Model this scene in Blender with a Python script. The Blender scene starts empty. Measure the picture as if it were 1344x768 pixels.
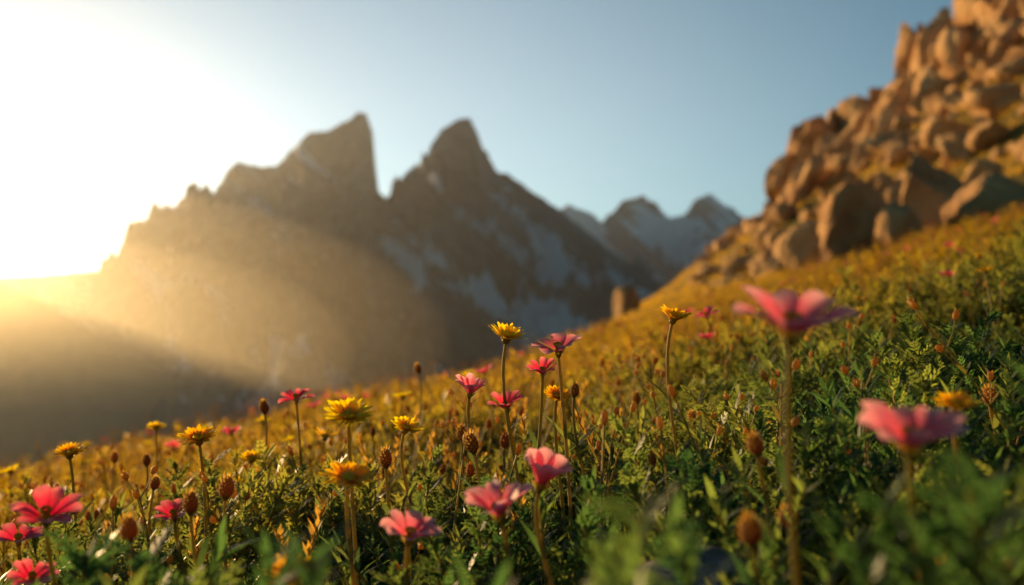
import bpy, bmesh, math, random
import numpy as np
from mathutils import Vector, Matrix

random.seed(7); rng = np.random.default_rng(7)
scene = bpy.context.scene
scene.view_settings.view_transform = 'Standard'
scene.view_settings.look = 'None'
scene.view_settings.exposure = 0
COL = scene.collection

F = 1307.0
PITCH = math.atan(66 / F)
def world_pt(px, py, d):
    u = (px - 672) / F; v = (384 - py) / F
    y = math.cos(PITCH) - v * math.sin(PITCH)
    z = math.sin(PITCH) + v * math.cos(PITCH)
    return Vector((u / y * d, d, z / y * d))

# ---------------------------------------------------------------- noise
def _hash(ix, iy, s):
    n = (ix.astype(np.int64) * 374761393 + iy.astype(np.int64) * 668265263 + s * 974634777) & 0xFFFFFFFF
    n = ((n ^ (n >> 13)) * 1274126177) & 0xFFFFFFFF
    n = (n ^ (n >> 16)) & 0xFFFFFF
    return n / float(0xFFFFFF)
def vn(x, y, s=0):
    x = np.asarray(x, float); y = np.asarray(y, float)
    ix = np.floor(x); iy = np.floor(y); fx = x - ix; fy = y - iy
    fx = fx * fx * fx * (fx * (fx * 6 - 15) + 10); fy = fy * fy * fy * (fy * (fy * 6 - 15) + 10)
    a = _hash(ix, iy, s); b = _hash(ix + 1, iy, s); c = _hash(ix, iy + 1, s); d = _hash(ix + 1, iy + 1, s)
    return (a + (b - a) * fx + (c - a) * fy + (a - b - c + d) * fx * fy) * 2 - 1
def fbm(x, y, s=0, o=5, g=0.5):
    r = 0; a = 1; t = 0
    for i in range(o):
        r = r + a * vn(x * 2 ** i + 13.7 * i, y * 2 ** i - 7.1 * i, s + i); t += a; a *= g
    return r / t
def ridged(x, y, s=0, o=5, g=0.5):
    r = 0; a = 1; t = 0
    for i in range(o):
        r = r + a * (1 - 2 * np.abs(vn(x * 2 ** i + 3.3 * i, y * 2 ** i + 9.1 * i, s + i))); t += a; a *= g
    return r / t
def sp(x, k):
    return k * np.logaddexp(0, np.asarray(x, float) / k)

# ---------------------------------------------------------------- ground height
def G(x, y):
    x = np.asarray(x, float); y = np.asarray(y, float)
    xr = np.minimum(x, 70)
    z = -0.225 + np.where(xr > 0, 0.27 * xr, 0.21 * xr)
    z = z + 0.50 * sp(np.minimum(x, 55) - 7, 1.2)
    yc = 8 + np.clip(7 * x, 0, 52)
    z = z - 0.55 * sp(y - yc, 1.0)
    r = np.sqrt(x * x + y * y)
    z = z + 0.02 * fbm(x * 2.2, y * 2.2, 3, 3) * np.clip(r * 2, 0.3, 1)
    z = z + fbm(x * .35, y * .35, 11, 4) * 0.45 * np.clip((r - 4) / 20, 0, 1) * np.clip((x + 2) / 8, 0, 1)
    z = z + fbm(x * 1.1, y * 1.1, 15, 3) * 0.10 * np.clip((r - 2.5) / 5, 0, 1)
    z = z + fbm(x * .01, y * .01, 21, 4) * 25 * np.clip((r - 200) / 600, 0, 1)
    return np.maximum(z, -350 + 20 * fbm(x * .002, y * .002, 5, 3))

# ---------------------------------------------------------------- mesh helpers
def grid_obj(name, X, Y, Z, mat):
    ny, nx = X.shape
    co = np.stack([X, Y, Z], -1).reshape(-1, 3)
    i = np.arange(ny * nx).reshape(ny, nx)
    q = np.stack([i[:-1, :-1], i[:-1, 1:], i[1:, 1:], i[1:, :-1]], -1).reshape(-1, 4)
    me = bpy.data.meshes.new(name)
    me.vertices.add(len(co)); me.vertices.foreach_set('co', co.ravel())
    me.loops.add(q.size); me.loops.foreach_set('vertex_index', q.ravel().astype(np.int32))
    me.polygons.add(len(q)); me.polygons.foreach_set('loop_start', (np.arange(len(q)) * 4).astype(np.int32))
    me.update(calc_edges=True); me.validate()
    me.polygons.foreach_set('use_smooth', np.ones(len(me.polygons), bool))
    me.materials.append(mat)
    ob = bpy.data.objects.new(name, me); COL.objects.link(ob)
    return ob

class MB:
    def __init__(s): s.v = []; s.f = []; s.m = []; s.t = []
    def add(s, vs, fs, mat, ts=None):
        o = len(s.v); s.v += [tuple(p) for p in vs]
        s.f += [tuple(i + o for i in f) for f in fs]; s.m += [mat] * len(fs)
        s.t += list(ts) if ts is not None else [0.5] * len(vs)
    def mesh(s, name, mats, smooth=True):
        me = bpy.data.meshes.new(name); me.from_pydata(s.v, [], s.f)
        for m in mats: me.materials.append(m)
        me.polygons.foreach_set('material_index', np.array(s.m, np.int32))
        me.polygons.foreach_set('use_smooth', np.full(len(s.f), smooth))
        a = me.attributes.new('t', 'FLOAT', 'POINT'); a.data.foreach_set('value', np.array(s.t, np.float32))
        me.update(); return me

# ---------------------------------------------------------------- materials
def newmat(name):
    m = bpy.data.materials.new(name); m.use_nodes = True
    nt = m.node_tree; nt.nodes.clear()
    return m, nt, nt.nodes, nt.links
def N(nd, typ, **kw):
    n = nd.new(typ)
    for k, v in kw.items():
        if k in n.inputs: n.inputs[k].default_value = v
        else: setattr(n, k, v)
    return n
def ramp(nd, stops):
    r = nd.new('ShaderNodeValToRGB'); e = r.color_ramp.elements
    e[0].position, e[0].color = stops[0][0], (*stops[0][1], 1)
    e[1].position, e[1].color = stops[-1][0], (*stops[-1][1], 1)
    for p, c in stops[1:-1]:
        x = e.new(p); x.color = (*c, 1)
    return r

def mat_leafy(name, stops, trans=0.4, rough=0.5, gold=0.0, goldcol=(.2, .13, .03), use_t=False, tstops=None, tval=2.6, spec=.25):
    m, nt, nd, L = newmat(name)
    out = nd.new('ShaderNodeOutputMaterial')
    oi = nd.new('ShaderNodeObjectInfo')
    geo = nd.new('ShaderNodeNewGeometry')
    nz = N(nd, 'ShaderNodeTexNoise', Scale=6.0, Detail=2.0); L.new(geo.outputs['Position'], nz.inputs['Vector'])
    if use_t:
        at = nd.new('ShaderNodeAttribute'); at.attribute_name = 't'
        r = ramp(nd, tstops); nz.inputs['Scale'].default_value = 120
        ad = N(nd, 'ShaderNodeMath', operation='MULTIPLY_ADD'); ad.inputs[1].default_value = 0.30; 
        s0 = N(nd, 'ShaderNodeMath', operation='SUBTRACT'); s0.inputs[1].default_value = .15
        L.new(nz.outputs['Fac'], ad.inputs[0]); L.new(at.outputs['Fac'], s0.inputs[0]); L.new(s0.outputs[0], ad.inputs[2])
        L.new(ad.outputs[0], r.inputs['Fac']); col = r.outputs['Color']
    else:
        r = ramp(nd, stops)
        mx = N(nd, 'ShaderNodeMath', operation='MULTIPLY_ADD'); mx.inputs[1].default_value = 0.5
        L.new(oi.outputs['Random'], mx.inputs[0])
        m2 = N(nd, 'ShaderNodeMath', operation='MULTIPLY'); m2.inputs[1].default_value = 0.6
        L.new(nz.outputs['Fac'], m2.inputs[0]); L.new(m2.outputs[0], mx.inputs[2])
        L.new(mx.outputs[0], r.inputs['Fac']); col = r.outputs['Color']
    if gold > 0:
        # golden backlight painted into the leaf colour, stronger leftward and farther off
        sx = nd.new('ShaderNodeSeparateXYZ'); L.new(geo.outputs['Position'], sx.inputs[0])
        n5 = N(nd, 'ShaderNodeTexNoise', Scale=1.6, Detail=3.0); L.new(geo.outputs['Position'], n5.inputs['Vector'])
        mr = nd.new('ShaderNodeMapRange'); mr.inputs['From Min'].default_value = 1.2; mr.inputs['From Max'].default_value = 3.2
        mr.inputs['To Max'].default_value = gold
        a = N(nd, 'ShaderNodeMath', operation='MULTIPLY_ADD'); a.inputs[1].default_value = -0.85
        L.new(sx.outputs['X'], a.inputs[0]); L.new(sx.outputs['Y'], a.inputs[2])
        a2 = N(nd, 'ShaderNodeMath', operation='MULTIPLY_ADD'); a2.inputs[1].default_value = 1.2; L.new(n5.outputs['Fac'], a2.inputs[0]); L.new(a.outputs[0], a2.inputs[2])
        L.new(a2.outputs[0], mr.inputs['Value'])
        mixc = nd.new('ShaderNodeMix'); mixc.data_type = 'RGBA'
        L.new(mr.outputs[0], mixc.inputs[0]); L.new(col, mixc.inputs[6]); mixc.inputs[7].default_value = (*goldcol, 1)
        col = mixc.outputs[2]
    p = N(nd, 'ShaderNodeBsdfPrincipled', Roughness=rough); p.inputs['Specular IOR Level'].default_value = spec
    L.new(col, p.inputs['Base Color'])
    tr = nd.new('ShaderNodeBsdfTranslucent')
    hs = N(nd, 'ShaderNodeHueSaturation', Saturation=1.1, Value=tval); L.new(col, hs.inputs['Color']); L.new(hs.outputs[0], tr.inputs['Color'])
    mix = nd.new('ShaderNodeMixShader'); mix.inputs[0].default_value = trans
    L.new(p.outputs[0], mix.inputs[1]); L.new(tr.outputs[0], mix.inputs[2]); L.new(mix.outputs[0], out.inputs[0])
    return m

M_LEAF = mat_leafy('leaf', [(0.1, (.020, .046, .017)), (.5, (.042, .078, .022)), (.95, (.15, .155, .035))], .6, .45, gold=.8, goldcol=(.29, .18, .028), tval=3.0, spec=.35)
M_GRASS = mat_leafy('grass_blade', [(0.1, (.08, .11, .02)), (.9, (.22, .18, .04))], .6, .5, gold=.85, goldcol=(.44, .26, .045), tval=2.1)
M_DRY = mat_leafy('dry_stalk', [(0.1, (.32, .17, .04)), (.9, (.54, .33, .09))], .55, .6, tval=1.7)
M_STEM = mat_leafy('flower_stem', [(0.1, (.17, .15, .035)), (.9, (.32, .23, .06))], .45, .5, tval=2.0)
M_PINK = mat_leafy('pink_petal', None, .55, .5, use_t=True, tval=1.08, tstops=[(0, (.9, .70, .42)), (.16, (.80, .15, .18)), (.55, (.88, .23, .29)), (1.0, (.94, .50, .52))])
M_RED = mat_leafy('deep_pink_petal', None, .55, .5, use_t=True, tval=1.1, tstops=[(0, (.8, .45, .3)), (.16, (.70, .06, .10)), (.55, (.86, .12, .17)), (1.0, (.93, .34, .35))])
M_YEL = mat_leafy('yellow_petal', None, .6, .5, use_t=True, tval=1.1, tstops=[(0, (.80, .36, .01)), (.3, (.90, .58, .02)), (1.0, (.95, .74, .06))])
M_ORA = mat_leafy('orange_petal', None, .6, .5, use_t=True, tval=1.1, tstops=[(0, (.7, .28, .01)), (.4, (.92, .47, .02)), (1.0, (.95, .62, .05))])
M_DISC = mat_leafy('flower_disc', [(0.1, (.55, .24, .01)), (.9, (.85, .50, .03))], .2, .8, tval=1.1)
M_SEED = mat_leafy('seed_head_brown', [(0.1, (.16, .06, .018)), (.9, (.40, .17, .045))], .45, .8, tval=1.8)

def mat_rock(name, stops, scale, bump=.6, moss=None, bdist=0.1):
    m, nt, nd, L = newmat(name)
    out = nd.new('ShaderNodeOutputMaterial')
    geo = nd.new('ShaderNodeNewGeometry')
    n1 = N(nd, 'ShaderNodeTexNoise', Scale=scale, Detail=8.0, Roughness=.65); L.new(geo.outputs['Position'], n1.inputs['Vector'])
    n2 = N(nd, 'ShaderNodeTexNoise', Scale=scale * 6, Detail=6.0, Roughness=.7); L.new(geo.outputs['Position'], n2.inputs['Vector'])
    r = ramp(nd, stops); L.new(n1.outputs['Fac'], r.inputs['Fac'])
    col = r.outputs['Color']
    if moss:
        sx = nd.new('ShaderNodeSeparateXYZ'); L.new(geo.outputs['Normal'], sx.inputs[0])
        a = N(nd, 'ShaderNodeMath', operation='MULTIPLY_ADD'); a.inputs[1].default_value = .6
        L.new(n2.outputs['Fac'], a.inputs[0]); L.new(sx.outputs['Z'], a.inputs[2])
        mr = nd.new('ShaderNodeMapRange'); mr.inputs['From Min'].default_value = 1.05; mr.inputs['From Max'].default_value = 1.3; mr.inputs['To Max'].default_value = .6
        L.new(a.outputs[0], mr.inputs['Value'])
        mc = nd.new('ShaderNodeMix'); mc.data_type = 'RGBA'; L.new(mr.outputs[0], mc.inputs[0]); L.new(col, mc.inputs[6]); mc.inputs[7].default_value = (*moss, 1)
        col = mc.outputs[2]
    p = N(nd, 'ShaderNodeBsdfPrincipled', Roughness=.9); p.inputs['Specular IOR Level'].default_value = .2
    L.new(col, p.inputs['Base Color'])
    ma = N(nd, 'ShaderNodeMath', operation='ADD'); L.new(n1.outputs['Fac'], ma.inputs[0]); 
    ms = N(nd, 'ShaderNodeMath', operation='MULTIPLY'); ms.inputs[1].default_value = .35; L.new(n2.outputs['Fac'], ms.inputs[0]); L.new(ms.outputs[0], ma.inputs[1])
    b = N(nd, 'ShaderNodeBump', Strength=bump, Distance=bdist); L.new(ma.outputs[0], b.inputs['Height']); L.new(b.outputs[0], p.inputs['Normal'])
    L.new(p.outputs[0], out.inputs[0]); return m

M_ROCK = mat_rock('golden_rock', [(.3, (.26, .12, .05)), (.5, (.62, .34, .14)), (.75, (.76, .50, .25))], .9, 1.0, moss=(.20, .14, .03), bdist=.35)
M_STONE = mat_rock('grey_stone', [(.3, (.10, .09, .08)), (.7, (.27, .25, .22))], 25, .8, bdist=.01)

def mat_mountain(name, snow_amt, c0, c1, scl, rot=35):
    m, nt, nd, L = newmat(name)
    out = nd.new('ShaderNodeOutputMaterial'); geo = nd.new('ShaderNodeNewGeometry')
    def rotscale(deg, sc):
        a = nd.new('ShaderNodeMapping'); a.inputs['Rotation'].default_value = (0, math.radians(deg), 0); L.new(geo.outputs['Position'], a.inputs['Vector'])
        b = nd.new('ShaderNodeMapping'); b.inputs['Scale'].default_value = sc; L.new(a.outputs[0], b.inputs['Vector']); return b.outputs[0]
    n1 = N(nd, 'ShaderNodeTexNoise', Scale=.006 * scl, Detail=9.0, Roughness=.66); L.new(rotscale(rot, (.7, 1, 2.6)), n1.inputs['Vector'])
    n2 = N(nd, 'ShaderNodeTexNoise', Scale=.03 * scl, Detail=8.0, Roughness=.7); L.new(geo.outputs['Position'], n2.inputs['Vector'])
    r = ramp(nd, [(.36, c0), (.64, c1)]); L.new(n1.outputs['Fac'], r.inputs['Fac'])
    # snow lying in slanting gullies and on ledges
    n3 = N(nd, 'ShaderNodeTexNoise', Scale=.0050 * scl, Detail=7.0, Roughness=.56); L.new(rotscale(-40, (.30, .6, 1.9)), n3.inputs['Vector'])
    sx = nd.new('ShaderNodeSeparateXYZ'); L.new(geo.outputs['Normal'], sx.inputs[0])
    a = N(nd, 'ShaderNodeMath', operation='MULTIPLY_ADD'); a.inputs[1].default_value = .14
    L.new(sx.outputs['Z'], a.inputs[0]); L.new(n3.outputs['Fac'], a.inputs[2])
    mr = nd.new('ShaderNodeMapRange'); mr.inputs['From Min'].default_value = .69 - snow_amt; mr.inputs['From Max'].default_value = .725 - snow_amt
    L.new(a.outputs[0], mr.inputs['Value'])
    mc = nd.new('ShaderNodeMix'); mc.data_type = 'RGBA'; L.new(mr.outputs[0], mc.inputs[0]); L.new(r.outputs[0], mc.inputs[6]); mc.inputs[7].default_value = (.88, .88, .9, 1)
    p = N(nd, 'ShaderNodeBsdfPrincipled', Roughness=.9); p.inputs['Specular IOR Level'].default_value = .1
    L.new(mc.outputs[2], p.inputs['Base Color'])
    ad = N(nd, 'ShaderNodeMath', operation='ADD'); L.new(n1.outputs['Fac'], ad.inputs[0]); L.new(n2.outputs['Fac'], ad.inputs[1])
    b = N(nd, 'ShaderNodeBump', Strength=1.0, Distance=60.0); L.new(ad.outputs[0], b.inputs['Height']); L.new(b.outputs[0], p.inputs['Normal'])
    L.new(p.outputs[0], out.inputs[0]); return m

def mat_ground():
    m, nt, nd, L = newmat('meadow_turf')
    out = nd.new('ShaderNodeOutputMaterial'); geo = nd.new('ShaderNodeNewGeometry')
    n0 = N(nd, 'ShaderNodeTexNoise', Scale=.5, Detail=8.0, Roughness=.65); L.new(geo.outputs['Position'], n0.inputs['Vector'])
    n1 = N(nd, 'ShaderNodeTexNoise', Scale=7.0, Detail=8.0, Roughness=.7); L.new(geo.outputs['Position'], n1.inputs['Vector'])
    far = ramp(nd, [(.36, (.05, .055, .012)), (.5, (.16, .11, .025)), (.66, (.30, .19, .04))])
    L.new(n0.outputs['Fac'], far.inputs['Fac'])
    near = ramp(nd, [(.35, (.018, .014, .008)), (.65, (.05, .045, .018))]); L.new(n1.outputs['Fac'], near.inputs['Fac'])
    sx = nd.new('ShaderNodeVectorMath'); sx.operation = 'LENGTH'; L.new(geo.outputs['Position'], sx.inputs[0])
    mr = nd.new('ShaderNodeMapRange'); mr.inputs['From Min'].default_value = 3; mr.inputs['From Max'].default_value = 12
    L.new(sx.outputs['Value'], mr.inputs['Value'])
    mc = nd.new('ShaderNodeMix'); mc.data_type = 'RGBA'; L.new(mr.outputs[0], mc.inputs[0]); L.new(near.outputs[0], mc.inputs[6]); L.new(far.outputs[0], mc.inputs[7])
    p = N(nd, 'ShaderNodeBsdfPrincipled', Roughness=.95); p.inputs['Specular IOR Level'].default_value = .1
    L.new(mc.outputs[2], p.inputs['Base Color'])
    b = N(nd, 'ShaderNodeBump', Strength=.8, Distance=.15); L.new(n1.outputs['Fac'], b.inputs['Height']); L.new(b.outputs[0], p.inputs['Normal'])
    L.new(p.outputs[0], out.inputs[0]); return m

# ---------------------------------------------------------------- ground sheet
k = math.asinh(15000 / .5)
u = np.linspace(-1, 1, 640)
ax = .5 * np.sinh(k * u)
X, Y = np.meshgrid(ax, ax)
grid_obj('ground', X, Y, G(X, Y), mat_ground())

# ---------------------------------------------------------------- mountains
def mountain(name, prof, y0, dfront, dback, nx, ny, mat, seed, amp, power=1.35, base=-380, jag=7, fine=.22):
    px = np.array([p[0] for p in prof], float); py = np.array([p[1] for p in prof], float)
    xs_p = []; zs_p = []
    for a, b in zip(px, py):
        w = world_pt(a, b, y0); xs_p.append(w.x); zs_p.append(w.z)
    xs = np.linspace(xs_p[0], xs_p[-1], nx)
    R = np.interp(xs, xs_p, zs_p)
    R = R + jag * ridged(xs / 60, xs * 0 + .5, seed + 70, 4, .6) - jag * .3
    dx = xs[1] - xs[0]
    levels = [0, 25, 60, 120, 220]
    Rs = []
    for sg in levels:
        if sg == 0: Rs.append(R); continue
        kk = int(3 * sg / dx) + 1; g = np.exp(-.5 * ((np.arange(-kk, kk + 1) * dx) / sg) ** 2); g /= g.sum()
        Rp = np.pad(R, kk, mode='edge'); Rs.append(np.convolve(Rp, g, 'valid'))
    Rs = np.array(Rs)
    vv = np.linspace(-1, 1, ny)
    ys = np.where(vv < 0, vv * dfront * np.abs(vv) ** .4, vv * dback)
    X, Yo = np.meshgrid(xs, ys)
    d = np.where(Yo < 0, -Yo / dfront, Yo / dback)
    wx = X + fbm(X / 380, Yo / 380, seed + 50, 4) * 190 * np.clip(d * 4, 0, 1) + Yo * -0.12
    lev = np.clip(d * 8, 0, len(levels) - 1.001)
    l0 = lev.astype(int); fr = lev - l0
    idx = (wx - xs[0]) / dx; idx = np.clip(idx, 0, nx - 1.001); i0 = idx.astype(int); fi = idx - i0
    def samp(l): return Rs[l, i0] * (1 - fi) + Rs[l, i0 + 1] * fi
    RR = samp(l0) * (1 - fr) + samp(l0 + 1) * fr
    Z = base + (RR - base) * (1 - d) ** power
    env = np.clip(d * 7, 0.02, 1) * np.clip((1 - d) * 3, 0, 1)
    hf = np.clip((RR - base) / 500, .3, 1.3)
    sh = X + .35 * Yo
    near = np.clip(1 - d * 3, 0, 1)      # keep the crest as the crest: erosion there only cuts down
    Z += amp * hf * env * (ridged(sh / 300 + .35 * fbm(X / 260, Yo / 260, seed + 9, 3), Yo / 900, seed, 6, .55) - .7 * near)
    Z += amp * .35 * hf * env * (ridged(sh / 110, Yo / 330, seed + 33, 4, .6) - .5 * near)
    Z += amp * fine * hf * np.clip(d * 8, .05, 1) * (ridged(X / 55, Yo / 90, seed + 20, 5, .6) - .5 * near)
    return grid_obj(name, X, Yo + y0, Z, mat)

PA = [(-900, 395), (-400, 380), (0, 363), (130, 356), (200, 344), (235, 322), (262, 290), (283, 255), (298, 224), (312, 211), (345, 217), (363, 214), (385, 193), (405, 172), (430, 170), (455, 155), (470, 143), (481, 146), (489, 168), (493, 215), (497, 248), (512, 262), (545, 300), (600, 350), (700, 420), (850, 500)]
PB = [(300, 520), (380, 430), (440, 350), (480, 295), (505, 262), (518, 252), (528, 232), (545, 222), (556, 212), (565, 188), (578, 170), (598, 158), (617, 153), (627, 175), (636, 203), (650, 222), (668, 228), (690, 246), (720, 264), (745, 284), (800, 325), (870, 378), (950, 440), (1080, 530)]
PC = [(480, 340), (600, 310), (700, 290), (748, 265), (770, 276), (790, 287), (815, 265), (840, 255), (862, 265), (880, 284), (895, 281), (912, 262), (930, 254), (955, 268), (985, 290), (1060, 310), (1200, 350), (1500, 380)]
M_MA = mat_mountain('mountain_rock', .035, (.08, .07, .062), (.33, .29, .25), 1.0, 40)
M_MB = mat_mountain('peak_rock', .075, (.055, .052, .053), (.25, .235, .23), 1.0, -40)
M_MC = mat_mountain('snowy_mountain_rock', .13, (.055, .06, .075), (.18, .19, .21), .9, -30)
mountain('rocky_massif', PA, 3300, 1700, 900, 620, 300, M_MA, 101, 190, jag=9)
mountain('rocky_peak', PB, 2900, 1600, 300, 560, 300, M_MB, 202, 180, jag=9)
mountain('snowy_mountain_range', PC, 4700, 1500, 900, 480, 220, M_MC, 303, 210, jag=18)
PD = [(-900, 250), (-400, 335), (-100, 360), (0, 372), (40, 386), (100, 420), (160, 456), (230, 502), (300, 548), (380, 610), (500, 690), (700, 790)]
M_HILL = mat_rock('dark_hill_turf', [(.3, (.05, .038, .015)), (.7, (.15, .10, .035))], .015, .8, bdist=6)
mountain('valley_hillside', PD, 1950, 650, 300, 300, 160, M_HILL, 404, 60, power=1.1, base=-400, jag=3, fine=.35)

# ---------------------------------------------------------------- rocks
def rock_mesh(name, seed, size, sub=4, planes=16, rough=.06, mat=None, lim=1.2):
    r = np.random.default_rng(seed)
    bm = bmesh.new(); bmesh.ops.create_icosphere(bm, subdivisions=sub, radius=1)
    v = np.array([x.co[:] for x in bm.verts])
    n = r.normal(size=(planes, 3)); n /= np.linalg.norm(n, axis=1)[:, None]
    d = r.uniform(.5, .95, planes)
    dots = v @ n.T
    rad = np.where(dots > .05, d / np.maximum(dots, .05), 9).min(1)
    rad = np.minimum(rad, lim)
    nn = fbm(v[:, 0] * 2.2 + v[:, 2], v[:, 1] * 2.2 - v[:, 2], seed, 5, .6) + .7 * ridged(v[:, 2] * 2.6, v[:, 0] * 1.5 + v[:, 1] * 1.5, seed + 5, 4)
    rad = rad + rough * nn
    p = v * rad[:, None] * np.array(size)
    for i, x in enumerate(bm.verts): x.co = p[i]
    me = bpy.data.meshes.new(name); bm.to_mesh(me); bm.free()
    me.polygons.foreach_set('use_smooth', np.zeros(len(me.polygons), bool))
    me.materials.append(mat); return me

def boulder(px, py, y, w, h, seed, name='boulder', mat=None):
    p = world_pt(px, py, y); W = w / F * y / 2; H = h / F * y / 2
    me = rock_mesh(name, seed, (W * 1.2, W * 1.05, H * 1.35), 4, 11, .10, mat or M_ROCK)
    ob = bpy.data.objects.new(name, me); COL.objects.link(ob)
    g = float(G(p.x, p.y)); z = g + H * .72
    ob.location = (p.x, p.y, z); ob.rotation_euler = (0, random.uniform(-.2, .2), random.uniform(0, 6))
    return ob
for i, (px, py, y, w, h) in enumerate([(1132, 365, 9.5, 125, 125), (1222, 350, 11, 105, 105), (1068, 378, 11, 75, 70), (1325, 385, 9.0, 110, 80),
                                       (820, 402, 30, 28, 40), (1290, 315, 16, 60, 50), (1165, 310, 16, 60, 45), (1010, 345, 22, 44, 34), (1180, 395, 8.8, 60, 60),
                                       (1255, 262, 26, 60, 50), (1320, 250, 25, 70, 60), (955, 380, 20, 36, 30), (1270, 395, 9.4, 50, 50), (1095, 400, 9.2, 40, 44), (1085, 320, 20, 50, 36), (930, 395, 18, 30, 26), (1030, 372, 14, 40, 36)]):
    boulder(px, py, y, w, h, 900 + i)
st = rock_mesh('stone', 77, (.045, .036, .02), 4, 14, .07, M_STONE)
ob = bpy.data.objects.new('stone', st); COL.objects.link(ob); ob.location = world_pt(918, 766, .55)

def crag(name, specs, seed):
    r = random.Random(seed); bm = bmesh.new()
    for i, (x, y, w, h, lean) in enumerate(specs):
        me = rock_mesh('tmp', seed * 100 + i, (w / 2, w * r.uniform(.4, .6), h / 2), 4, 9, .14, M_ROCK, 1.4)
        z = float(G(x, y))
        T = Matrix.Translation((x, y, z + h * .28)) @ Matrix.Rotation(lean, 4, 'Y') @ Matrix.Rotation(r.uniform(-.7, .7), 4, 'Z')
        me.transform(T); bm.from_mesh(me); bpy.data.meshes.remove(me)
    me = bpy.data.meshes.new(name); bm.to_mesh(me); bm.free(); me.materials.append(M_ROCK)
    ob = bpy.data.objects.new(name, me); COL.objects.link(ob); return ob
R2 = random.Random(5)
specs = []
for px, h, w in [(1038, 2.4, 1.6), (1050, 4.0, 1.5), (1064, 4.4, 1.4), (1078, 4.6, 1.5), (1092, 4.0, 1.4), (1108, 2.6, 1.8), (1128, 2.8, 1.7), (1146, 3.0, 1.6), (1162, 2.6, 1.6), (1178, 2.2, 1.6), (1198, 3.2, 1.7), (1212, 4.8, 1.6), (1226, 5.6, 1.7), (1242, 5.8, 1.7), (1258, 4.4, 1.8), (1276, 4.2, 1.8), (1292, 5.2, 2.0), (1312, 5.0, 2.2), (1336, 5.4, 2.4), (1365, 6, 3), (1400, 6.5, 3.5), (1450, 7, 4)]:
    y = 57 + R2.uniform(-1.2, 1.2); specs.append(((px - 672) / F * y, y, w * 1.25, h, R2.uniform(-.1, .25)))
for _ in range(95):
    px = R2.uniform(1045, 1500); y = R2.uniform(40, 54)
    s = 1 + (px - 1050) / 560; b = R2.random()
    specs.append(((px - 672) / F * y, y, R2.uniform(.8, 1.5) * s, (R2.uniform(1.2, 2.2) if b < .5 else R2.uniform(.6, 1.2)) * s, R2.uniform(0, .55)))
crag('rocky_crag', specs, 3)

# ---------------------------------------------------------------- instancing
def gn_scatter(name, pts, rots, scls, idxs, variants):
    src = bpy.data.collections.new(name + '_variants')
    for i, me in enumerate(variants):
        o = bpy.data.objects.new('%s_%02d' % (me.name, i), me); src.objects.link(o)
    me = bpy.data.meshes.new(name); me.vertices.add(len(pts)); me.vertices.foreach_set('co', np.asarray(pts, np.float32).ravel())
    a = me.attributes.new('rot', 'FLOAT_VECTOR', 'POINT'); a.data.foreach_set('vector', np.asarray(rots, np.float32).ravel())
    a = me.attributes.new('scl', 'FLOAT', 'POINT'); a.data.foreach_set('value', np.asarray(scls, np.float32))
    a = me.attributes.new('idx', 'INT', 'POINT'); a.data.foreach_set('value', np.asarray(idxs, np.int32))
    ob = bpy.data.objects.new(name, me); COL.objects.link(ob)
    ng = bpy.data.node_groups.new(name + '_scatter', 'GeometryNodeTree')
    ng.interface.new_socket('Geometry', in_out='INPUT', socket_type='NodeSocketGeometry')
    ng.interface.new_socket('Geometry', in_out='OUTPUT', socket_type='NodeSocketGeometry')
    nd = ng.nodes; L = ng.links
    gi = nd.new('NodeGroupInput'); go = nd.new('NodeGroupOutput')
    ip = nd.new('GeometryNodeInstanceOnPoints'); ci = nd.new('GeometryNodeCollectionInfo')
    ci.inputs['Collection'].default_value = src; ci.inputs['Separate Children'].default_value = True; ci.inputs['Reset Children'].default_value = True
    def na(nm, t):
        n = nd.new('GeometryNodeInputNamedAttribute'); n.data_type = t; n.inputs['Name'].default_value = nm; return n.outputs['Attribute']
    L.new(gi.outputs[0], ip.inputs['Points']); L.new(ci.outputs[0], ip.inputs['Instance'])
    ip.inputs['Pick Instance'].default_value = True
    L.new(na('idx', 'INT'), ip.inputs['Instance Index']); L.new(na('rot', 'FLOAT_VECTOR'), ip.inputs['Rotation']); L.new(na('scl', 'FLOAT'), ip.inputs['Scale'])
    L.new(ip.outputs[0], go.inputs[0])
    md = ob.modifiers.new('scatter', 'NODES'); md.node_group = ng
    return ob

def wedge(n, y0, y1, side=.64, pad=.35):
    y = y0 + (y1 - y0) * rng.random(n)
    x = (rng.random(n) * 2 - 1) * (side * y + pad)
    keep = rng.random(n) < (side * y + pad) / (side * y1 + pad)
    return x[keep], y[keep]

rv = [rock_mesh('hill_rock', 500 + i, (1, .85, .75), 3, 10, .10, M_ROCK) for i in range(7)]
x, y = wedge(5200, 9.5, 60, .7, 0)
m = (x > 3.0) & (fbm(x * .15, y * .15, 77, 3) > -.15 - .02 * (x - 8)) & (x > .18 * y)
x, y = x[m], y[m]
s = rng.uniform(.10, .45, len(x)) * rng.uniform(.4, 1.5, len(x)) * (.75 + np.clip((x - 6) / 14, 0, 1) * .75)
gn_scatter('hillside_rocks', np.stack([x, y, G(x, y) + s * .4], 1), np.stack([rng.uniform(-.3, .3, len(x)), rng.uniform(-.3, .3, len(x)), rng.uniform(0, 6.28, len(x))], 1), s, rng.integers(0, 7, len(x)), rv)

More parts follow.
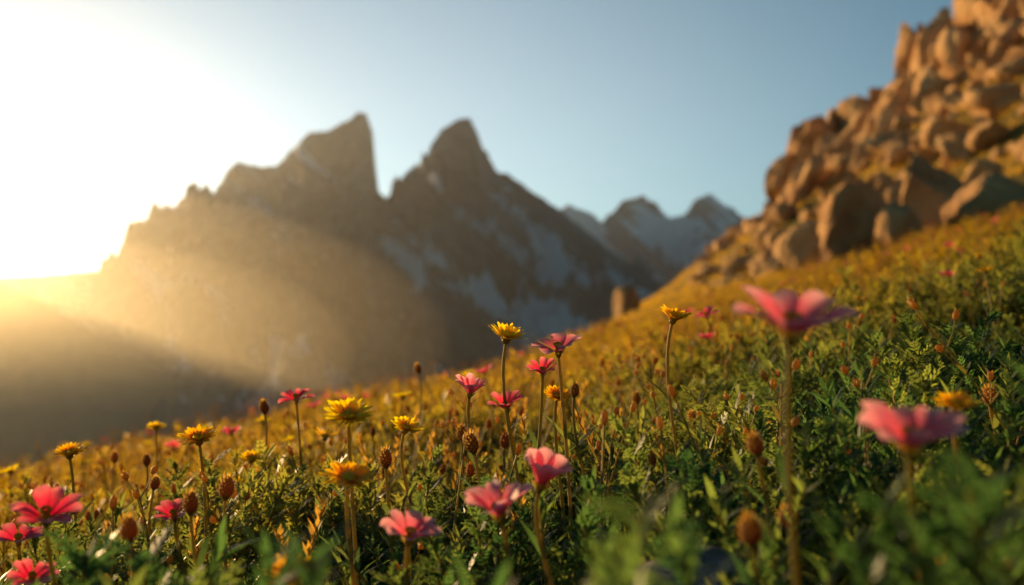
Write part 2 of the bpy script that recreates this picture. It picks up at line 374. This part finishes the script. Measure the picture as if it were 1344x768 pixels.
# ---------------------------------------------------------------- plant parts
def frame(n):
    n = n.normalized(); a = Vector((0, 0, 1)) if abs(n.z) < .9 else Vector((1, 0, 0))
    x = n.cross(a).normalized(); return x, n.cross(x).normalized(), n
def strip(mb, base, direc, side, length, width, mat, bend=0.0, segs=3, shape=(.45, 1, .7, 0)):
    d = direc.normalized(); s = side.normalized(); up = d.cross(s).normalized()
    vs = []; ts = []
    for i in range(segs + 1):
        t = i / segs; c = base + d * (length * t) + up * (bend * length * t * t)
        w = width * np.interp(t, np.linspace(0, 1, len(shape)), shape) / 2
        if i == segs and shape[-1] == 0: vs.append(c); ts.append(t)
        else: vs += [c - s * w, c + s * w]; ts += [t, t]
    fs = []
    for i in range(segs):
        a = 2 * i
        if i == segs - 1 and shape[-1] == 0: fs.append((a, a + 1, a + 2))
        else: fs.append((a, a + 1, a + 3, a + 2))
    mb.add(vs, fs, mat, ts)
def tube(mb, pts, r0, r1, mat, k=5):
    vs = []; fs = []; n = len(pts)
    for i, p in enumerate(pts):
        d = (pts[min(i + 1, n - 1)] - pts[max(i - 1, 0)]); X_, Y_, _ = frame(d); r = r0 + (r1 - r0) * i / (n - 1)
        for j in range(k):
            a = 2 * math.pi * j / k; vs.append(p + X_ * (r * math.cos(a)) + Y_ * (r * math.sin(a)))
    for i in range(n - 1):
        for j in range(k): fs.append((i * k + j, i * k + (j + 1) % k, (i + 1) * k + (j + 1) % k, (i + 1) * k + j))
    mb.add(vs, fs, mat)
def bez(a, b, c, d, n):
    return [a * (1 - t) ** 3 + b * (3 * t * (1 - t) ** 2) + c * (3 * t * t * (1 - t)) + d * t ** 3 for t in [i / (n - 1) for i in range(n)]]

def sprig(seed, H, nl, LL, lobed, W=.0034):
    r = random.Random(seed); mb = MB()
    nst = r.choice([3, 4, 4])
    for q in range(nst):
        a0 = r.uniform(0, 6.28); lean = r.uniform(.05, .6); h = H * r.uniform(.65, 1.05)
        top = Vector((math.cos(a0) * h * lean, math.sin(a0) * h * lean, h))
        pts = bez(Vector((0, 0, -.01)), Vector((0, 0, h * .35)), top * .7, top, 7)
        tube(mb, pts, .0013, .0008, 1, 4)
        for i in range(nl):
            t = .2 + .8 * (i / nl) ** .55; f = t * 6; i0 = min(int(f), 5); p = pts[i0].lerp(pts[i0 + 1], f - i0)
            ang = i * 2.399 + r.uniform(-.3, .3); el = r.uniform(.1, .6) + t * .6
            d = Vector((math.cos(ang) * math.cos(el), math.sin(ang) * math.cos(el), math.sin(el)))
            s = Vector((-math.sin(ang), math.cos(ang), 0)); s = (s + Vector((0, 0, r.uniform(-.5, .5)))).normalized()
            l = LL * r.uniform(.55, 1.1) * (1 - .3 * t)
            bend = r.uniform(-.35, .05)
            strip(mb, p, d, s, l, W * r.uniform(.8, 1.2), 0, bend)
            if lobed:
                up = d.cross(s)
                for kx in (.3, .5, .7):
                    c = p + d * l * kx + up * (bend * l * kx * kx)
                    for sg in (-1, 1):
                        strip(mb, c, d * .8 + s * sg * .8, s - d * sg, l * .42 * (1.2 - kx), W * .65, 0, -.1, 2, (.7, 1, 0))
    return mb.mesh('leafy_sprig', [M_LEAF, M_STEM])
def tuft(seed, H, nb, spread):
    r = random.Random(seed); mb = MB()
    for i in range(nb):
        a = r.uniform(0, 6.28); rr = r.uniform(0, .02) * H / .1; el = math.pi / 2 - abs(r.gauss(0, spread))
        d = Vector((math.cos(a) * math.cos(el), math.sin(a) * math.cos(el), math.sin(el)))
        b2 = r.uniform(0, 6.28); s = Vector((math.cos(b2), math.sin(b2), 0)); s = (s - d * s.dot(d)).normalized()
        strip(mb, Vector((math.cos(a) * rr, math.sin(a) * rr, -.005)), d, s, H * r.uniform(.5, 1.1), .0018 * H / .1, 0, r.uniform(-.35, .35), 4, (1, .9, .6, 0))
    return mb.mesh('grass_tuft', [M_GRASS, M_STEM])
def ovoid(mb, c, axis, r, h, mat, k=8, m=6, spikes=0, smat=None, rr=None, slen=(.45, .8), taper=0.0):
    X_, Y_, Z_ = frame(axis); vs = []; fs = []
    for i in range(m + 1):
        th = math.pi * i / m
        for j in range(k):
            a = 2 * math.pi * j / k; w = math.sin(th) * r * (1 + taper * math.cos(th))
            vs.append(c + X_ * (w * math.cos(a)) + Y_ * (w * math.sin(a)) - Z_ * (math.cos(th) * h))
    for i in range(m):
        for j in range(k): fs.append((i * k + j, i * k + (j + 1) % k, (i + 1) * k + (j + 1) % k, (i + 1) * k + j))
    mb.add(vs, fs, mat)
    rr = rr or random
    for i in range(spikes):
        zz = -.9 + 1.8 * (i + .5) / spikes; a = i * 2.399; w = math.sqrt(1 - zz * zz) * (1 - taper * zz)
        p = c + X_ * (w * r * math.cos(a)) + Y_ * (w * r * math.sin(a)) + Z_ * (zz * h)
        nrm = (X_ * math.cos(a) * w + Y_ * math.sin(a) * w + Z_ * (zz * .6 + .75)).normalized()
        s = Z_.cross(nrm); 
        strip(mb, p, nrm, s, r * rr.uniform(*slen), r * .35, smat if smat is not None else mat, 0, 2, (1, .7, 0))
def stalk(seed, H, kind):
    r = random.Random(seed); mb = MB()
    top = Vector((r.uniform(-.3, .3) * H, r.uniform(-.3, .3) * H, H))
    pts = bez(Vector((0, 0, -.01)), Vector((0, 0, H * .4)), top * .75 + Vector((0, 0, .02)), top, 8)
    tube(mb, pts, .0012, .0008, 1, 4); ax = pts[-1] - pts[-2]
    if kind == 0: ovoid(mb, top, ax, .0038, .0065, 0, 7, 5, 26, 0, r, (.7, 1.3), .3)
    elif kind == 1: ovoid(mb, top, ax, .003, .006, 0, 7, 5, 10, 0, r)
    elif kind == 2:
        for i in range(22):
            t = 4.5 + 2.5 * i / 22; i0 = min(int(t), 6); p = pts[i0].lerp(pts[i0 + 1], t - i0)
            a = i * 2.4; d = Vector((math.cos(a) * .6, math.sin(a) * .6, 1)); strip(mb, p, d, Vector((-math.sin(a), math.cos(a), 0)), .012, .0035, 0, 0, 2, (.6, 1, 0))
    else:
        for q in range(5):
            i0 = min(3 + q, 6); a = q * 2.2 + r.random(); d = Vector((math.cos(a) * .6, math.sin(a) * .6, 1)).normalized(); e = pts[i0] + d * r.uniform(.02, .035)
            tube(mb, [pts[i0], (pts[i0] + e) / 2 + Vector((0, 0, -.002)), e], .0007, .0005, 1, 3); ovoid(mb, e, d, .003, .0045, 0, 6, 4, 8, 0, r, (.7, 1.4))
    for i in range(5):
        p = pts[1 + i % 5]; a = r.uniform(0, 6.28); d = Vector((math.cos(a), math.sin(a), 1.0)); strip(mb, p, d, Vector((-math.sin(a), math.cos(a), 0)), .022, .0035, 1, -.2)
    return mb.mesh('seed_stalk', [M_SEED if kind == 0 else M_DRY, M_STEM])

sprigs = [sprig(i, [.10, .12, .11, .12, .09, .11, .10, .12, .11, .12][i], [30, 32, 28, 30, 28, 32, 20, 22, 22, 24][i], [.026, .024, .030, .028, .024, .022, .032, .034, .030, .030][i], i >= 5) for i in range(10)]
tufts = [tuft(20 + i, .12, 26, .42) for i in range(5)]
stalks = [stalk(40 + i, [.15, .17, .14, .18, .16, .17, .15, .16][i], i % 4) for i in range(8)]

def scatter_layer(name, x, y, variants, smin, smax, idxr, tilt=.25, hn=True, sink=0.0):
    n = len(x)
    s = rng.uniform(smin, smax, n)
    if hn: s = s * (1 + .40 * fbm(x * 3.2, y * 3.2, 61, 3) * 2)
    z = G(x, y) - sink
    rot = np.stack([rng.normal(0, tilt, n), rng.normal(0, tilt, n), rng.uniform(0, 6.28, n)], 1)
    gn_scatter(name, np.stack([x, y, z], 1), rot, np.clip(s, .3, 99), rng.integers(idxr[0], idxr[1], n), variants)

def filt(x, y):
    m = (np.sqrt(x * x + y * y) > .30) 
    return x[m], y[m]
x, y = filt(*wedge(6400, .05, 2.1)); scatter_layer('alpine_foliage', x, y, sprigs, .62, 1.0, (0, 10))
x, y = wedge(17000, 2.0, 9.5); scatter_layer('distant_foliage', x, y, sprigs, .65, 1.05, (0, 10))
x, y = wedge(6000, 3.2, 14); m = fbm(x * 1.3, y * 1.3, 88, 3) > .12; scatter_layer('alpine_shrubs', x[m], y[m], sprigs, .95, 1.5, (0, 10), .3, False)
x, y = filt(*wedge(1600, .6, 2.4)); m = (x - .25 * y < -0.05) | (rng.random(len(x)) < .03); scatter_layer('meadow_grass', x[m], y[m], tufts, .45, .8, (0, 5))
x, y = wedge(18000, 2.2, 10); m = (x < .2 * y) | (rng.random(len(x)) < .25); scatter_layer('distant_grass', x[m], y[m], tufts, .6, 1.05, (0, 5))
x, y = filt(*wedge(2000, .65, 3.0)); m = (x - .3 * y < 0.0) | (rng.random(len(x)) < .35); scatter_layer('seed_head_stalks', x[m], y[m], stalks, .65, 1.0, (0, 8), .14, False)
x, y = wedge(6000, 2.8, 10); scatter_layer('dry_stalks', x, y, stalks, .8, 1.2, (0, 8), .14, False)
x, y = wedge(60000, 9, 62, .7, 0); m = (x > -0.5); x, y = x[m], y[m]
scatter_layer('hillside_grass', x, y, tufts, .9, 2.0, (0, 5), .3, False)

# ---------------------------------------------------------------- flowers
def petal(mb, c, X_, Y_, Z_, ang, L, W, e0, e1, cup, mat, rr, widths, notch=.06, nu=7, nv=4, r0=.0015):
    R_ = X_ * math.cos(ang) + Y_ * math.sin(ang); T_ = Z_.cross(R_)
    p = c + R_ * r0; vs = []; ts = []; wob = rr.uniform(-.25, .25); ph = rr.uniform(0, 6)
    for i in range(nu + 1):
        s = i / nu; e = e0 + (e1 - e0) * s
        if i: p = p + (R_ * math.cos(e) + Z_ * math.sin(e)) * (L / nu)
        nn = -R_ * math.sin(e) + Z_ * math.cos(e)
        w = W / 2 * np.interp(s, np.linspace(0, 1, len(widths)), widths)
        for j in range(nv + 1):
            v = j / nv * 2 - 1
            q = p + T_ * (v * w) + nn * (cup * v * v * w + math.sin(ph + s * 5 + v * 2) * .03 * L * s + wob * v * w)
            if s > .7: q = q - (R_ * math.cos(e) + Z_ * math.sin(e)) * (L * ((s - .7) / .3) * (.10 * v * v + notch * (1 - abs(v)) * rr.uniform(.3, 1.3)))
            vs.append(q); ts.append(s)
    k = nv + 1
    fs = [(i * k + j, i * k + j + 1, (i + 1) * k + j + 1, (i + 1) * k + j) for i in range(nu) for j in range(nv)]
    mb.add(vs, fs, mat, ts)

PW = [.16, .32, .55, .82, 1.0, .95, .62]
DW = [.5, .8, 1, 1, .9, .65, .3]
def flower_head(mb, kind, c, X_, Y_, Z_, R, r, open_, petals=None, lod=1):
    if kind in ('pink', 'red'):
        npet = petals or 8
        for i in range(npet):
            e0 = math.radians(open_[0] + r.uniform(-9, 9)); e1 = math.radians(open_[1] + r.uniform(-18, 18))
            wd = .62 if npet == 7 else (.56 if npet == 8 else .50)
            petal(mb, c + Z_ * (.0006 * (i % 2)), X_, Y_, Z_, 2 * math.pi * i / npet + r.uniform(-.13, .13), R * 1.2 * r.uniform(.86, 1.05), R * wd * r.uniform(.85, 1.1), e0, e1, .38, 0, r, PW)
        ovoid(mb, c + Z_ * .0015, Z_, R * .17, R * .15, 1, 8, 5, 18, 1, r)
        for i in range(18):
            a = i * 2.399; dd = X_ * math.cos(a) * .4 + Y_ * math.sin(a) * .4 + Z_; e = c + dd * R * .36
            tube(mb, [c, e], .0003, .0002, 1, 3); ovoid(mb, e, Z_, .0009, .0013, 1, 4, 3)
        ovoid(mb, c - Z_ * .001, Z_, R * .13, R * .19, 2, 8, 5)
        for i in range(6):
            a = i * 1.047; rd = X_ * math.cos(a) + Y_ * math.sin(a)
            strip(mb, c - Z_ * .002 + rd * R * .08, rd + Z_ * .9, Z_.cross(rd), R * .38, R * .16, 2, -.1, 3, (.8, 1, .7, 0))
    else:
        npet = petals or 17
        for layer in range(2 if lod else 1):
            for i in range(npet):
                e0 = math.radians(open_[0] + layer * 12 + r.uniform(-6, 6)); e1 = math.radians(open_[1] + layer * 14 + r.uniform(-14, 14))
                petal(mb, c + Z_ * .0008 * layer, X_, Y_, Z_, 2 * math.pi * (i + .5 * layer) / npet + r.uniform(-.09, .09), R * 1.05 * (1 - .14 * layer) * r.uniform(.86, 1.05), R * .27, e0, e1, .2, 0, r, DW, .05, 5 if lod else 3, 2, R * .12)
        ovoid(mb, c + Z_ * .0018, Z_, R * .30, R * .18, 1, 12, 6, 50 if lod else 10, 1, r)
        ovoid(mb, c - Z_ * R * .10, Z_, R * .22, R * .20, 2, 10, 5, 22 if lod else 4, 2, r)
PM = {'pink': M_PINK, 'red': M_RED, 'yellow': M_YEL, 'orange': M_ORA, 'bud': M_SEED}
def flower(name, kind, px, py, d, diam, tilt=(0, 0), seed=0, base_off=(0, 0), open_=(50, 12), petals=None, leaves=3):
    r = random.Random(seed + 31); mb = MB()
    head = world_pt(px, py, d)
    nrm = Vector((math.sin(tilt[0]), -math.sin(tilt[1]), 1)).normalized()
    X_, Y_, Z_ = frame(nrm); R = diam / 2
    gx, gy = head.x + base_off[0], head.y + base_off[1]; gz = float(G(gx, gy)); g = Vector((gx, gy, gz - .01)); hl = head.z - gz
    c = head - Z_ * R * .25
    pts = bez(g, g + Vector((0, 0, hl * .45)), c - Z_ * hl * .28, c - Z_ * .003, 14)
    tk = .0013 if kind != 'bud' else .0011
    tube(mb, pts, tk * 1.3, tk, 2, 7)
    for i in range(leaves):
        p = pts[3 + int(i * 8 / max(1, leaves))]; a = r.uniform(0, 6.28); dd = Vector((math.cos(a), math.sin(a), 1.3))
        strip(mb, p, dd, Vector((-math.sin(a), math.cos(a), 0)), r.uniform(.018, .034), .005, 4, -.25, 4, (.4, .9, 1, .6, 0))
    if kind != 'bud': flower_head(mb, kind, c, X_, Y_, Z_, R, r, open_, petals)
    else:
        ovoid(mb, c, Z_, R * .72, R * 1.15, 1, 10, 8, 70, 3, r, (.5, 1.0), .25)
        ovoid(mb, c - Z_ * R * .9, Z_, R * .4, R * .5, 2, 8, 5, 10, 2, r)
    me = mb.mesh(name, [PM[kind], M_SEED if kind == 'bud' else M_DISC, M_STEM, M_DRY if kind == 'bud' else M_SEED, M_LEAF])
    ob = bpy.data.objects.new(name, me); COL.objects.link(ob); return ob

def dz(size, diam): return F * diam / size
FL = [
 ('pink', 732, 455, 66, .040, (-.10, .38), (.012, .0), (40, 14)),
 ('red', 712, 486, 42, .027, (.0, .35), (-.01, .01), (45, 15)),
 ('pink', 617, 512, 50, .032, (.15, .30), (.03, .0), (62, 40)),
 ('red', 664, 532, 50, .032, (-.2, .35), (.02, .01), (55, 22)),
 ('red', 388, 521, 42, .032, (-.05, .28), (.012, 0), (35, 5)),
 ('pink', 654, 668, 98, .042, (-.25, .40), (.012, 0), (58, 24)),
 ('pink', 712, 630, 88, .040, (.3, .3), (.02, 0), (66, 38)),
 ('pink', 538, 700, 80, .036, (.2, .30), (.01, 0), (48, 16)),
 ('red', 60, 673, 88, .040, (.1, .35), (.03, 0), (40, 10)),
 ('red', 24, 706, 55, .030, (.1, .3), (.03, .02), (40, 8)),
 ('red', 228, 674, 52, .030, (.0, .3), (.02, .02), (40, 14)),
 ('red', 42, 757, 58, .028, (.2, .3), (.01, 0), (40, 14)),
 ('pink', 1040, 422, 150, .046, (.05, .22), (.004, 0), (42, 20)),
 ('pink', 1196, 573, 140, .042, (-.02, .25), (.012, 0), (42, 20)),
 ('yellow', 666, 438, 54, .034, (.2, .30), (.022, 0), (25, 22)),
 ('orange', 885, 414, 46, .030, (.25, .25), (.01, 0), (30, 28)),
 ('yellow', 457, 541, 66, .036, (.05, .50), (.01, 0), (22, 18)),
 ('orange', 260, 572, 52, .034, (-.05, .38), (.01, 0), (22, 18)),
 ('yellow', 533, 559, 44, .028, (.35, .35), (.03, 0), (25, 20)),
 ('orange', 457, 622, 72, .036, (.12, .35), (.012, 0), (15, 8)),
 ('orange', 90, 592, 44, .032, (-.05, .3), (.01, 0), (22, 16)),
 ('orange', 383, 748, 76, .032, (.15, .3), (.01, 0), (15, 10)),
 ('orange', 731, 517, 40, .026, (.1, .45), (.01, .01), (20, 15)),
 ('orange', 1255, 527, 62, .024, (.0, .25), (.01, .0), (20, 10)),
 ('yellow', 330, 600, 34, .026, (.1, .3), (.01, .0), (22, 16)),
 ('yellow', 205, 560, 26, .026, (.1, .3), (.01, .0), (22, 16)),
 ('orange', 560, 600, 30, .026, (-.1, .35), (.01, .0), (22, 16)),
 ('red', 1026, 493, 24, .022, (.0, .3), (.01, .0), (50, 30)),
]
names = {'pink': 'pink_wildflower', 'red': 'pink_wildflower', 'yellow': 'yellow_daisy', 'orange': 'orange_daisy'}
for i, (k_, px, py, sz, dm, tl, bo, op) in enumerate(FL):
    flower(names[k_], k_, px, py, dz(sz, dm), dm, tl, 100 + i, bo, op, petals=([7, 8, 9][i % 3] if k_ in ('pink', 'red') else None))
BU = [(618, 578, 24, .014), (506, 598, 22, .013), (250, 656, 26, .013), (298, 636, 26, .014), (169, 690, 30, .013), (346, 532, 16, .013), (192, 602, 14, .012),
      (1298, 516, 22, .012), (755, 510, 16, .010), (985, 692, 36, .012), (1032, 676, 26, .011), (1258, 668, 24, .010), (990, 580, 26, .011), (204, 632, 16, .011),
      (606, 566, 18, .013), (150, 598, 13, .013), (548, 482, 12, .012), (1135, 540, 16, .010), (908, 545, 14, .010), (1240, 750, 34, .012), (835, 520, 14, .011), (1010, 560, 14, .010)]
for i, (px, py, sz, dm) in enumerate(BU):
    flower('seed_head', 'bud', px, py, dz(sz, dm), dm, (random.uniform(-.3, .3), random.uniform(-.1, .3)), 300 + i, (random.uniform(-.02, .03), 0), leaves=4)

def small_flower(kind, seed):
    r = random.Random(seed); mb = MB(); H = r.uniform(.13, .18)
    top = Vector((r.uniform(-.03, .03), r.uniform(-.03, .03), H))
    tube(mb, bez(Vector((0, 0, -.01)), Vector((0, 0, H * .4)), top * .8, top, 6), .0014, .001, 2, 4)
    Zn = Vector((r.uniform(-.4, .4), r.uniform(-.4, .4), 1)); X_, Y_, Z_ = frame(Zn)
    flower_head(mb, kind, top, X_, Y_, Z_, .015, r, (30, 20), 12 if kind == 'yellow' or kind == 'orange' else 7, 0)
    return mb.mesh('meadow_flower', [PM[kind], M_DISC, M_STEM, M_SEED, M_LEAF])
sf = [small_flower(k_, 700 + i) for i, k_ in enumerate(['yellow', 'orange', 'yellow', 'orange', 'yellow', 'red'])]
x, y = wedge(1800, 1.1, 9); scatter_layer('meadow_flowers', x, y, sf, .75, 1.1, (0, 6), .15, False)

# ---------------------------------------------------------------- light, sky, air
AZ, EL = math.radians(-43), math.radians(8)
def dirv(a, e): return Vector((math.sin(a) * math.cos(e), math.cos(a) * math.cos(e), math.sin(e)))
sd = dirv(AZ, EL)
sl = bpy.data.lights.new('sun', 'SUN'); sl.energy = 9; sl.angle = math.radians(.5); sl.color = (1.0, .66, .29)
so = bpy.data.objects.new('sun', sl); COL.objects.link(so); so.rotation_euler = sd.to_track_quat('Z', 'Y').to_euler(); so.location = (-20, 30, 20)

w = bpy.data.worlds.new('World'); scene.world = w; w.use_nodes = True
nt = w.node_tree; nd = nt.nodes; L = nt.links; nd.clear()
out = nd.new('ShaderNodeOutputWorld'); sky = nd.new('ShaderNodeTexSky'); sky.sky_type = 'NISHITA'; sky.sun_disc = False
sky.sun_elevation = EL; sky.sun_rotation = AZ; sky.altitude = 1500; sky.air_density = 1.0; sky.dust_density = .03; sky.ozone_density = 3.0
tint = nd.new('ShaderNodeMix'); tint.data_type = 'RGBA'; tint.blend_type = 'MULTIPLY'; tint.inputs[0].default_value = 1; tint.inputs[7].default_value = (.54, 1.0, .86, 1)
L.new(sky.outputs[0], tint.inputs[6])
bg = nd.new('ShaderNodeBackground'); bg.inputs[1].default_value = .12; L.new(tint.outputs[2], bg.inputs[0])
tc = nd.new('ShaderNodeTexCoord')
def lobe(az, el, squash):
    vm = nd.new('ShaderNodeVectorMath'); vm.operation = 'MULTIPLY'; vm.inputs[1].default_value = (1, 1, squash); L.new(tc.outputs['Generated'], vm.inputs[0])
    vnm = nd.new('ShaderNodeVectorMath'); vnm.operation = 'NORMALIZE'; L.new(vm.outputs[0], vnm.inputs[0])
    dt = nd.new('ShaderNodeVectorMath'); dt.operation = 'DOT_PRODUCT'; L.new(vnm.outputs[0], dt.inputs[0])
    dd = dirv(math.radians(az), math.radians(el)); dd.z *= squash; dd.normalize(); dt.inputs[1].default_value = dd
    mx = N(nd, 'ShaderNodeMath', operation='MAXIMUM'); mx.inputs[1].default_value = 0; L.new(dt.outputs['Value'], mx.inputs[0]); return mx.outputs[0]
prev = bg.outputs[0]
for az_, el_, sq, pw, colr, st_ in [(-26.5, 5.5, 1.0, 420, (1, .80, .48), 2.6), (-26.5, 5, 1.2, 50, (1, .82, .56), .9), (-16, 4, 1.9, 6.5, (1, .94, .82), .66)]:
    p = N(nd, 'ShaderNodeMath', operation='POWER'); p.inputs[1].default_value = pw; L.new(lobe(az_, el_, sq), p.inputs[0])
    ms = N(nd, 'ShaderNodeMath', operation='MULTIPLY'); ms.inputs[1].default_value = st_; L.new(p.outputs[0], ms.inputs[0])
    b2 = nd.new('ShaderNodeBackground'); b2.inputs[0].default_value = (*colr, 1); L.new(ms.outputs[0], b2.inputs[1])
    ad = nd.new('ShaderNodeAddShader'); L.new(prev, ad.inputs[0]); L.new(b2.outputs[0], ad.inputs[1]); prev = ad.outputs[0]
L.new(prev, out.inputs['Surface'])

def air(name, dens, g, color):
    m, nt, nd, L = newmat(name)
    out = nd.new('ShaderNodeOutputMaterial'); vs = nd.new('ShaderNodeVolumeScatter'); vs.inputs['Density'].default_value = dens
    vs.inputs['Anisotropy'].default_value = g; vs.inputs['Color'].default_value = (*color, 1); L.new(vs.outputs[0], out.inputs['Volume']); return m
bm = bmesh.new(); bmesh.ops.create_cube(bm, size=1)
for v_ in bm.verts: v_.co = Vector((v_.co.x * 12000, v_.co.y * 5200 + 2750, v_.co.z * 1150 + 150))
me = bpy.data.meshes.new('haze'); bm.to_mesh(me); bm.free(); me.materials.append(air('valley_air', 4.8e-5, .78, (1, .95, .88)))
COL.objects.link(bpy.data.objects.new('haze', me))
for (rx, ry, rz, cx, cy, cz, dn) in [(620, 560, 215, -700, 1300, 0, 1.7e-4), (430, 420, 150, -640, 1300, -10, 2.4e-4)]:  # warm scatter volumes added for the orange glow on the hills below the sun
    bm = bmesh.new(); bmesh.ops.create_icosphere(bm, subdivisions=5, radius=1)
    for v_ in bm.verts: v_.co = Vector((v_.co.x * rx + cx, v_.co.y * ry + cy, v_.co.z * rz + cz))
    me = bpy.data.meshes.new('sun_glow_volume'); bm.to_mesh(me); bm.free(); me.materials.append(air('sun_glow_scatter', dn, .80, (1, .78, .48)))
    COL.objects.link(bpy.data.objects.new('sun_glow_volume', me))

# ---------------------------------------------------------------- camera
cam = bpy.data.cameras.new('camera'); cam.lens = 35; cam.sensor_width = 36; cam.clip_start = .01; cam.clip_end = 40000
cam.dof.use_dof = True; cam.dof.focus_distance = .82; cam.dof.aperture_fstop = 5.0
co = bpy.data.objects.new('camera', cam); COL.objects.link(co); co.location = (0, 0, 0); co.rotation_euler = (math.pi / 2 + PITCH, 0, 0)
scene.camera = co
